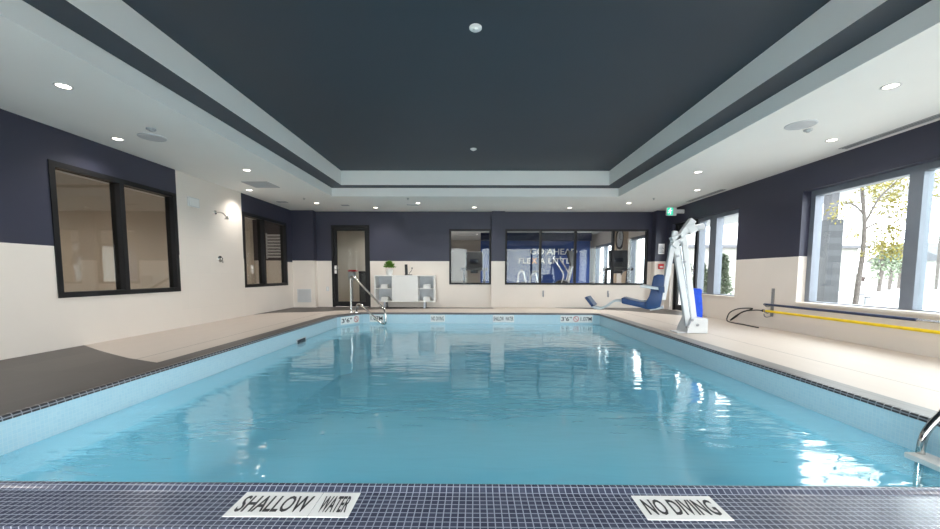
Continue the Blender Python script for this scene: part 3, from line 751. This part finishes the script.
for u, v in ((687, 327), (697.5, 325), (692, 320)): MB().lathe([(0, 0), (.022, 0), (.022, -.012), (0, -.014)], L3(u, v, LY-.10), 12, 1).build('bolt', M_galv, base)
MB().box(bx[0]-.13, bx[0], LY-.08, LY+.16, .003, .02).build('foot_plate', M_white, r, .004)
MB().slab(L3(687.5, 324), L3(674.5, 238), .085, .06).build('mast', M_white, r, .008)
MB().slab(L3(694.0, 324), L3(683.0, 234), .085, .06).build('mast', M_white, r, .008)
MB().tube([L3(690.5, 316), L3(680.5, 246)], .018, 10).build('actuator_rod', M_silver, r, smooth=True)
MB().slab(L3(672.5, 247), L3(692.5, 220), .10, .10).build('boom', M_white, r, .012)
MB().slab(L3(686.5, 231), L3(694.5, 226.5), .15, .12).build('gear_housing', M_white, r, .02)
MB().tube([L3(691, 229), L3(703, 226.5)], .052, 16).build('motor', M_sensor, r, smooth=True)
for u, v in ((680, 242), (684.5, 262), (678, 256)): MB().lathe([(0, 0), (.02, 0), (.02, -.01), (0, -.012)], L3(u, v, LY-.045), 10, 1).build('bolt', M_galv, r)
MB().slab(L3(675.0, 231), L3(662.5, 300), .075, .06).build('hanging_arm', M_white, r, .01)
MB().slab(L3(671, 240), L3(680, 236), .08, .10).build('pivot', M_white, r, .01)
# moulded seat: profile in X-Z swept in Y, with raised side wings
prof = [(654, 276), (658, 274.3), (663, 274.6), (664.6, 276), (664, 288), (662.5, 297), (660.5, 306), (656, 307.6), (648, 308.4), (640, 306.2), (623.2, 302.6), (622.8, 297.2), (626, 297.4), (641, 301.2), (647.5, 300.5), (650, 296), (652.3, 284)]
seat = swept(MB(), prof, -.235, .235).build('seat', M_blue, r, .014, True)
wing = [(646.5, 301.2), (649.5, 296), (651.5, 290), (659, 290), (662.5, 297), (660.5, 305), (648, 307)]
for q in (-1, 1):
    swept(MB(), wing, q*.235, q*.26).build('side_wing', M_blue, seat, .008, True)
for q in (-1, 1):
    a = MB().slab(S3(641.5, 285.6, q*.29), S3(660, 288.2, q*.29), .04, .04, (0, 0, 1)).build('armrest', M_white, r, .008)
    swept(MB(), [(658.5, 286), (664.8, 286), (664.8, 292), (659.5, 292)], q*.29-.03, q*.29+.03).build('armrest_bracket', M_blue, a, .006)
MB().slab(S3(650, 309.2), S3(663.5, 306.8), .20, .035, (0, 0, 1)).build('seat_mount', M_white, r, .006)
for q in (-1, 1):
    MB().tube(fillet([S3(627, 301.5, q*.10), S3(615, 299.5, q*.10), S3(607, 306.0, q*.10), S3(600, 308.8, q*.10), S3(592, 305.8, q*.10)], .09, 5), .019, 10).build('footrest_tube', M_white, r, smooth=True)
swept(MB(), [(586.2, 297.2), (588.6, 295.8), (595.6, 304.6), (593.4, 306.4)], -.17, .17).build('foot_pad', M_blue, r, .008)
# blue cover standing behind the base
r = thing('fabric_cover', 'royal blue fabric cover standing behind the white lift base', 'cover', (3.62, 6.50, 0))
m = MB(); rings = []
for k in range(9):
    z = .004+k/8*.66; wv = .10-.012*k/8+.006*math.sin(k*1.7); dp = .09+.006*math.cos(k*2.1); lean = -.045*k/8
    rings.append([m.bm.verts.new((3.655+lean+sx*wv*(1+.04*math.sin(3*k+2*j)), 6.50+sy*dp, z)) for j, (sx, sy) in enumerate(((-1, -.7), (-.8, -1), (.0, -1.06), (.8, -1), (1, -.7), (1, .7), (.8, 1), (0, 1.06), (-.8, 1), (-1, .7)))])
for i in range(8):
    for k in range(10): m.bm.faces.new([rings[i][k], rings[i][(k+1) % 10], rings[i+1][(k+1) % 10], rings[i+1][k]])
m.bm.faces.new(rings[0]); m.bm.faces.new(rings[-1])
m.build('cover', M_bluefab, r, 0, True)
MB().box(3.54, 3.68, 6.42, 6.58, .665, .685).build('flap', M_bluefab, r, .008, True)

# ------------------------------------------------------------------ gym behind the back windows
GY, GX0, GX1 = 20.0, -2.0, XR
struct(MB().box(GX0-.1, GX1+.3, YB+.15, GY+.2, -.1, 0).build('floor_gym', M_gymfloor))
struct(MB().box(GX0-.1, GX1+.3, YB+.15, GY+.2, 2.62, 2.75).build('ceiling_gym', M_soffit))
struct(MB().box(GX0-.15, GX0, YB+.15, GY+.2, 0, 2.62).build('wall_gym_left', M_cream))
struct(MB().box(GX0-.15, GX1+.3, GY, GY+.2, 0, 2.62).build('wall_gym_far', M_beige))
struct(MB().box(.24, 4.78, 16.5, 16.62, 0, 2.62).build('wall_gym_blue', M_gymblue))
struct(MB().box(.24, 4.78, 16.30, 16.5, 2.30, 2.62).build('wall_gym_bulkhead', M_gymnavy))
wall('wall_gym_right', 0, XR, XR+.3, YB+.15, GY+.2, 0, 2.62, [(11.35, 13.15, .35, 2.12), (14.7, 16.9, .35, 2.12)], 1.2, [M_cream, M_cream])
window('window_8', 0, XR+.05, XR+.2, (11.35, 13.15, .35, 2.12), [12.0], M_alu, M_glass, .09)
window('window_9', 0, XR+.05, XR+.2, (14.7, 16.9, .35, 2.12), [15.8], M_alu, M_glass, .09)
for y0, y1 in ((13.2, 13.62), (14.2, 14.65)): struct(MB().box(XR-.03, XR, y0, y1, 0, 2.6).build('trim_wood_panel', M_wood))
r = thing('gym_wall_lettering', 'white gym slogan lettering with an orange X on the blue gym wall', 'lettering', (3.2, 16.5, 1.4))
Y = 16.497
text('lettering', 'GO AHEAD', M_white, r, (2.30, Y, 1.74), (1, 0, 0), (0, 0, 1), 1.95, .245, .02)
text('lettering', 'FLE', M_white, r, (1.83, Y, 1.37), (1, 0, 0), (0, 0, 1), .50, .22, .02)
text('accent_letter', 'X', M_orange, r, (2.38, Y, 1.37), (1, 0, 0), (0, 0, 1), .20, .22, .02)
text('lettering', 'A', M_white, r, (2.72, Y, 1.37), (1, 0, 0), (0, 0, 1), .19, .22, .02)
text('lettering', 'LITTLE', M_white, r, (3.06, Y, 1.37), (1, 0, 0), (0, 0, 1), 1.1, .22, .02)
r = thing('wall_clock', 'large round black rimmed clock on the gym side wall', 'clock', (XR-.03, 13.92, 2.15))
MB().lathe([(.30, 0), (.37, 0), (.37, -.04), (.30, -.03)], (XR, 13.92, 2.17), 32, 0, False).build('rim', M_machine, r, smooth=True)
MB().lathe([(0, -.005), (.30, -.005), (.30, -.012), (0, -.012)], (XR, 13.92, 2.17), 32, 0).build('dial', M_white, r)
MB().slab((XR-.018, 13.92, 2.17), (XR-.018, 13.92, 2.38), .02, .004).slab((XR-.018, 13.92, 2.17), (XR-.018, 13.78, 2.12), .02, .004).build('hands', M_machine, r)
gl = None
for i, (x, y, e) in enumerate([(.1, 12.2, 1), (.1, 13.6, 1), (.1, 15.2, 1), (.1, 17.0, 1), (2.9, 13.2, 1), (4.2, 15.0, 1), (1.6, 11.8, 1), (3.6, 11.8, 1), (-1.2, 13.0, 1), (-1.2, 16.5, 1)]):  # small-window row is seen; the other lamps are added to brighten the gym
    o = dup(dl, (x, y, 2.62), 0, ['recessed gym downlight, nearest of the row seen through the small window', 'recessed gym downlight, second of the row in the small window', 'recessed gym downlight, third of the row in the small window', 'recessed gym downlight, farthest of the row in the small window', 'added gym downlight before the blue lettered wall', 'added gym downlight before the gym windows', 'added gym downlight just inside the wide window, left', 'added gym downlight just inside the wide window, right', 'added gym downlight deep left in the gym, the nearer', 'added gym downlight deep left in the gym, the farther'][i])
    o['group'] = 'downlights in the gym ceiling'
    for ch in o.children:
        if ch.type == 'LIGHT':
            if gl is None: gl = ch.data.copy(); gl.energy = GYM_E
            ch.data = gl
def treadmill():
    r = thing('treadmill', 'treadmill', 'treadmill', (0, 0, 0), 'treadmills in the gym')
    MB().box(-.38, .38, .05, 1.85, .06, .19).build('deck', M_machine, r, .02)
    MB().box(-.27, .27, .25, 1.84, .191, .198).build('belt', M_gymfloor, r)
    for x in (-.34, .34):
        MB().slab((x, .30, .19), (x, .12, 1.12), .07, .10).build('upright', M_machine, r, .012)
        MB().tube(fillet([(x, .12, 1.08), (x, .55, 1.02), (x, .72, .92)], .1), .022, 10).build('handrail', M_silver, r, smooth=True)
    MB().box(-.46, .46, .02, .16, 1.04, 1.13).build('crossbar', M_machine, r, .02)
    c = MB().slab((0, .05, 1.13), (0, .12, 1.66), .58, .05).build('console', M_machine, r, .015)
    MB().slab((0, .082, 1.18), (0, .147, 1.62), .50, .006).build('screen', M_screen, c)
    MB().slab((0, .10, .95), (0, .10, 1.05), .25, .1).box(-.13, .13, .0, .02, 1.3, 1.42).build('back_cover', M_screen, c, .01)
    for x in (-.30, .30): MB().box(x-.05, x+.05, .02, .3, .003, .06).build('foot', M_machine, r)
    return r
tm = treadmill(); tm.location = (-.02, 13.1, 0); tm['label'] = 'black treadmill seen through the small single back window'
dup(tm, (4.42, 12.15, 0), 0, 'black treadmill beside the bright gym windows')
def elliptical(label, loc):
    r = thing('elliptical_trainer', 'x', 'elliptical', (0, 0, 0), None)
    MB().box(-.35, .35, -.08, .08, .003, .07).box(-.05, .05, -.1, 1.4, .02, .10).box(-.3, .3, 1.3, 1.42, .003, .07).build('base_frame', M_machine, r, .01)
    MB().lathe([(0, -.09), (.30, -.09), (.32, -.05), (.32, .05), (.30, .09), (0, .09)], (0, .25, .42), 28, 0).build('flywheel_housing', M_machine, r, smooth=True)
    MB().slab((0, .15, .3), (0, -.05, 1.2), .09, .12).build('mast', M_silver, r, .015)
    c = MB().slab((0, -.10, 1.18), (0, .02, 1.68), .50, .06).build('console', M_machine, r, .02)
    MB().slab((0, -.06, 1.24), (0, .06, 1.62), .42, .01).build('screen', M_screen, c)
    for s in (-1, 1):
        MB().tube(smoothpath([(s*.22, .9, .22), (s*.24, .35, .40), (s*.26, .12, .85), (s*.28, .25, 1.15), (s*.30, .45, 1.42), (s*.26, .42, 1.50)], 5), .024, 10).build('arm_lever', M_silver, r, smooth=True)
        MB().box(s*.22-.08, s*.22+.08, .7, 1.1, .20, .25).build('pedal', M_machine, r, .01)
        MB().slab((s*.22, .2, .35), (s*.22, 1.35, .12), .05, .05).build('pedal_rail', M_silver, r, .006)
    r.location = loc[:3]; r.rotation_euler = (0, 0, loc[3]); r['label'] = label
    return r
elliptical('black and silver elliptical trainer before the blue lettered wall', (3.1, 12.9, 0, 1.0))
r = thing('exercise_bike', 'silver framed exercise bike before the blue gym wall', 'exercise bike', (1.95, 14.3, 0))
def B(x, y, z): return (1.95+x, 14.3+y, z)
MB().box(1.45, 2.45, 14.26, 14.34, .003, .06).build('base_frame', M_silver, r, .01)
MB().tube(fillet([B(-.42, 0, .05), B(-.36, 0, .98), B(-.20, 0, 1.05), B(-.05, 0, .4), B(0, 0, .06)], .15), .035, 10).build('front_arch', M_silver, r, smooth=True)
MB().tube(fillet([B(.02, 0, .06), B(.08, 0, .9), B(.25, 0, 1.0), B(.42, 0, .05)], .18), .035, 10).build('rear_arch', M_silver, r, smooth=True)
MB().box(2.06, 2.34, 14.2, 14.4, .985, 1.05).build('saddle', M_machine, r, .03, True)
MB().lathe([(0, -.04), (.24, -.04), (.24, .04), (0, .04)], B(-.2, 0, .40), 24, 1).build('flywheel', M_machine, r)
MB().tube([B(-.26, -.25, 1.07), B(-.26, .25, 1.07)], .02, 8).build('handlebar', M_machine, r, smooth=True)

# ------------------------------------------------------------------ side room behind the back door, corridor behind the left windows
struct(MB().box(-4.6, -2.2, YB+.15, 14.0, -.1, 0).build('floor_side_room', M_deck))
struct(MB().box(-4.6, -2.2, YB+.15, 14.0, 2.6, 2.7).build('ceiling_side_room', M_soffit))
struct(MB().box(-4.6, -2.2, 13.2, 13.3, 0, 2.6).build('wall_side_room_far', M_beige))
struct(MB().box(-4.75, -4.6, YB+.15, 13.3, 0, 2.6).build('wall_side_room_left', M_beige))
struct(MB().box(-2.30, -2.16, YB+.15, 13.3, 0, 2.6).build('wall_side_room_right', M_beige))
r = thing('wall_dispenser', 'grey hand dispenser with red top seen through the back door', 'dispenser', (-3.6, 11.9, 1.0))
MB().box(-3.86, -3.66, 12.0, 12.14, .72, .98).build('body', M_grille, r, .02); MB().box(-3.86, -3.60, 11.98, 12.15, .982, 1.04).build('top_cover', M_red, r, .015)
MB().tube([(-3.76, 12.07, .003), (-3.76, 12.07, .72)], .025, 10).lathe([(0, .003), (.15, .003), (.14, .03), (0, .03)], (-3.76, 12.07, 0), 20).build('stand', M_grille, r, smooth=True)
r = thing('waste_bin', 'tall black bin beside the dispenser behind the back door', 'bin', (-3.3, 12.2, 0))
MB().box(-3.56, -3.36, 12.1, 12.4, .003, .92).build('body', M_machine, r, .02); MB().box(-3.57, -3.35, 12.09, 12.41, .92, 1.0).build('lid', M_machine, r, .02)
CX = -7.0
struct(MB().box(CX, XL-.15, 2.5, 12.6, -.1, 0).build('floor_corridor', M_deck))
struct(MB().box(CX-.1, XL-.15, 2.5, 12.6, 2.6, 2.75).build('ceiling_corridor', M_soffit))
struct(MB().box(CX-.1, CX, 2.5, 12.6, 0, 2.6).build('wall_corridor_left', M_beige))
struct(MB().box(CX-.1, XL-.15, 2.4, 2.5, 0, 2.6).build('wall_corridor_near', M_beige))
wall('wall_corridor_far', 1, 12.5, 12.6, CX, XL-.15, 0, 2.6, [], 1.33, [M_brown, M_beige])
r = thing('louvred_panel', 'white slatted panel seen through the far left window', 'panel', (-6.3, 12.5, 1.4))
m = MB()
for k in range(8): m.box(-6.56, -6.06, 12.47, 12.485, 1.42+k*.095, 1.48+k*.095)
m.build('slat', M_white, r); m = MB()
for x in (-6.58, -6.06): m.box(x, x+.03, 12.46, 12.5, 1.38, 2.18)
m.build('frame', M_sensor, r)
for i, (x, y) in enumerate([(-6.0, 6.2), (-6.0, 9.6), (-6.0, 3.6), (-6.0, 7.9)]):  # no lamps seen here; these are added to brighten the corridor
    o = dup(dl, (x, y, 2.6), 0, ['added corridor downlight behind the near left window', 'added corridor downlight behind the far left window', 'added corridor downlight left of the near left window', 'added corridor downlight behind the shower wall'][i]); o['group'] = 'added downlights in the corridor ceiling'
dup(dl, (-3.4, 12.4, 2.6), 0, 'recessed downlight in the room behind the glazed back door')['group'] = 'downlights in the side room'

# ------------------------------------------------------------------ outside
struct(MB().box(XR+.3, 70, -30, 17, -.25, -.06).build('ground_paving', M_paving))
struct(MB().box(XR+.3, 90, 17.3, 90, -.25, -.06).build('ground_road', M_asph))
struct(MB().box(XR+.3, 90, 17, 17.3, -.25, .06).build('ground_kerb', M_kerb))
struct(MB().box(-40, XR+.3, -40, YN-.3, -.25, -.06).build('ground_terrace', M_concrete))
struct(MB().box(XR+.3, 7.3, 8.7, 12.0, 2.36, 2.5).build('roof_overhang', M_grille))
def blob_leaves(m, c, rad, n, l, w, shell=.4):
    for k in range(n):
        d = Vector((random.gauss(0, 1), random.gauss(0, 1), random.gauss(0, 1))).normalized()
        p = Vector(c)+Vector((d.x*rad[0], d.y*rad[1], d.z*rad[2]))*random.uniform(shell, 1)
        f = (d+Vector((random.uniform(-1, 1), random.uniform(-1, 1), random.uniform(-1, .5)))).normalized()
        s = f.cross(Vector((random.uniform(-1, 1), random.uniform(-1, 1), random.uniform(-1, 1)))).normalized()
        ll = l*random.uniform(.7, 1.3)
        m.poly([p, p+f*ll*.5+s*w, p+f*ll, p+f*ll*.5-s*w])
# young tree
TY = 8.05
def uv(u, v, y=TY): return Vector(sight(u, v, (0, y, 0), (0, 1, 0)))
b0 = uv(858.5, 282)
r = thing('young_tree', 'slender tree with pale yellow green leaves outside the near window', 'tree', (b0.x, TY, -.06))
tp = smoothpath([(b0.x-.06, TY, -.06), b0, uv(863, 250), uv(864.4, 222), uv(862, 188), uv(860, 150), uv(862, 118)], 5)
MB().tube(tp, .050, 10, [1-.65*k/(len(tp)-1) for k in range(len(tp))]).build('trunk', M_bark, r, smooth=True)
for b in ([uv(864.5, 224), uv(878.5, 199, 8.0), uv(890.6, 187, 7.95), uv(905, 172, 7.9)], [uv(864.5, 230), uv(870, 226, 8.1), uv(886, 218, 8.2), uv(904, 208, 8.25), uv(922, 199, 8.3)], [uv(863.8, 214), uv(852, 204, 8.2), uv(838, 205, 8.3)]):
    q = smoothpath(b, 5); MB().tube(q, .022, 8, [1-.6*k/(len(q)-1) for k in range(len(q))]).build('branch', M_bark, r, smooth=True)
m = MB()
for (u, v, rd, n) in ((872, 186, .25, 60), (885, 182, .3, 90), (898, 178, .32, 100), (880, 200, .22, 60), (893, 197, .3, 120), (904, 200, .3, 110), (876, 212, .2, 50), (890, 210, .25, 90), (902, 216, .26, 90), (884, 228, .26, 110), (896, 232, .28, 130), (880, 243, .25, 110), (892, 248, .3, 160), (903, 250, .28, 120), (872, 252, .2, 60), (850, 205, .16, 40), (838, 208, .2, 50), (836, 217, .14, 30), (852, 234, .14, 24), (934, 182, .3, 90), (928, 196, .2, 40)):
    blob_leaves(m, uv(u, v, random.uniform(7.8, 8.4)), (rd, rd, rd*.8), int(n*1.4), .065, .017, .1)
m.build('foliage', M_tleaf, r)
# cedars beyond the far window
def cedar(label, x, y, h, rad):
    r = thing('cedar_shrub', label, 'shrub', (x, y, -.06), 'cedar shrubs outside the far right window')
    MB().tube([(x, y, -.06), (x, y, h*.6)], .03, 6).build('stem', M_bark, r)
    m = MB()
    for k in range(16):
        t = (k+.5)/16; rr = rad*(1-t)**.7*(.9+.2*math.sin(k*2.3))+.02
        blob_leaves(m, (x+.02*math.sin(k), y, t*h), (rr, rr, h/14), 130, .075, .022, .35)
    m.build('foliage', M_cedar, r)
cedar('grey green cedar shrub in the widest pane of the far right window', 6.46, 10.3, 1.38, .26)
cedar('grey green cedar shrub half behind the mullion of the far right window', 6.5, 10.85, 1.28, .24)
cedar('grey green cedar shrub behind the narrow pane by the pool lift', 6.55, 11.45, 1.25, .25)
cedar('grey green cedar shrub seen behind the pool lift mast', 6.6, 12.3, 1.3, .25)
# neighbouring pale building seen over the cedars
r = thing('pale_building', 'long pale building with dark eave beyond the cedar shrubs', 'building', (16, 24, 0))
MB().box(13, 24, 25, 26, -.06, 2.6).build('wall', M_siding, r)
MB().box(12.6, 24.4, 24.6, 26.5, 2.6, 2.78).build('eave', M_roof, r)
MB().box(12.8, 24.2, 24.8, 26.3, 2.78, 4.6).build('parapet', M_kerb, r)
m = MB(); m.box(17.3, 18.3, 24.98, 25, .6, 1.6); m.build('window', M_screen, r)
# stone pillar with slim dark column (canopy support)
r = thing('canopy_pillar', 'grey stone pillar with dark column outside the near window', 'pillar', (12.0, 13.0, -.06))
MB().box(11.48, 11.95, 13.0, 13.75, -.06, 2.72).build('stone_base', M_stone, r)
MB().box(11.6, 11.84, 13.1, 13.4, 2.72, 3.75).build('column', M_roof, r)
MB().box(10.2, 15.5, 12.4, 16.0, 3.75, 4.1).build('canopy', M_grille, r)
# far house, utility pole, hedge, car, small posts
r = thing('white_house', 'white sided house with dark gable roof across the road', 'house', (50, 42, 0))
MB().box(45.5, 56, 38.5, 46, -.06, 2.4).build('wall', M_siding, r)
MB().prism([(38.0, 2.4), (46.5, 2.4), (42.2, 4.4)], 0, 45.2, 56.3).build('roof', M_roof, r)
MB().box(48, 49.2, 38.46, 38.5, .8, 1.9).build('window', M_screen, r)
r = thing('utility_pole', 'thin utility pole standing by the road', 'pole', (33, 28, 0))
MB().tube([(32.3, 27.8, -.06), (32.3, 27.8, 7)], .09, 8).build('shaft', M_bark, r); MB().box(31.6, 33.0, 27.76, 27.84, 6.3, 6.45).build('crossarm', M_bark, r)
for i, (u, y) in enumerate(((873, 24), (883, 27), (892, 30), (901, 33))):
    x = (u-472)/393.5*y
    rr = thing('bare_hedge_tree', ['thin roadside tree just right of the slender trunk', 'thin roadside tree, second from the slender trunk', 'thin roadside tree, third from the slender trunk', 'thin roadside tree next to the window mullion'][i], 'tree', (x, y, -.06), 'thin roadside trees')
    MB().tube([(x, y, -.06), (x+.1, y, 1.4), (x, y, 3.0)], .10, 6).build('trunk', M_bark, rr)
    m = MB(); blob_leaves(m, (x, y, 1.9), (.55, .55, 1.3), 330, .2, .055, .1); m.build('foliage', M_cedar, rr)
r = thing('parked_car', 'dark reddish car parked far off behind the slender tree', 'car', (43.1, 46.8, -.06))
ox, oy = 41.0, 46.0
m = MB(); m.prism([(ox+a, b) for a, b in ((0, .25), (4.2, .25), (4.3, .75), (3.6, .9), (2.9, 1.35), (1.3, 1.4), (.5, .92), (-.05, .8))], 1, oy, oy+1.7); body = m.build('body', M_carpaint, r, .06, True)
MB().prism([(ox+.75, .93), (ox+3.35, .93), (ox+2.8, 1.30), (ox+1.35, 1.34)], 1, oy-.01, oy+1.71).build('side_window', M_screen, body)
for x in (.8, 3.4):
    for y in (.05, 1.65): MB().lathe([(0, -.1), (.30, -.1), (.32, -.06), (.32, .06), (.30, .1), (0, .1)], (ox+x, oy+y, .26), 18, 1).build('wheel', M_cable, r, smooth=True)
for i, (u, h) in enumerate(((826, .30), (832, .22))):
    y = 13.2; x = (u-472)/393.5*y
    rr = thing('utility_post', ['short grey utility post on the paving, left one of the pair', 'short grey utility post on the paving, right one of the pair'][i], 'post', (x, y-1.0, -.06), 'short grey posts on the paving')
    MB().box(x-.07, x+.07, y-1.07, y-.93, -.06, h).build('body', M_grille, rr, .01); MB().box(x-.08, x+.08, y-1.08, y-.92, h, h+.04).build('cap', M_roof, rr, .008)

# ------------------------------------------------------------------ light, world, camera
W = bpy.data.worlds.new('sky'); S.world = W; W.use_nodes = True
bg = W.node_tree.nodes['Background']; bg.inputs[0].default_value = (.95, .975, 1.0, 1); bg.inputs[1].default_value = 5.5
S.view_settings.view_transform = 'Standard'; S.view_settings.look = 'None'; S.view_settings.gamma = 1; S.view_settings.use_curve_mapping = False
S.view_settings.exposure = 0.72
S.cycles.use_denoising = True
S.cycles.max_bounces = 10; S.cycles.diffuse_bounces = 6; S.cycles.glossy_bounces = 5; S.cycles.transparent_max_bounces = 16
S.cycles.sample_clamp_indirect = 6; S.cycles.caustics_reflective = False; S.cycles.caustics_refractive = False
cam = bpy.data.cameras.new('camera'); cam.sensor_fit = 'HORIZONTAL'; cam.sensor_width = 36; cam.lens = FPX/940*36
cam.shift_x = (470-cxp)/940; cam.shift_y = (cyp-264.5)/940; cam.clip_start = .05; cam.clip_end = 500
co = bpy.data.objects.new('camera', cam); COL.objects.link(co)
co.matrix_world = Matrix(((CAM_R.x, CAM_U.x, -CAM_F.x, 0), (CAM_R.y, CAM_U.y, -CAM_F.y, 0), (CAM_R.z, CAM_U.z, -CAM_F.z, .9), (0, 0, 0, 1)))
S.camera = co
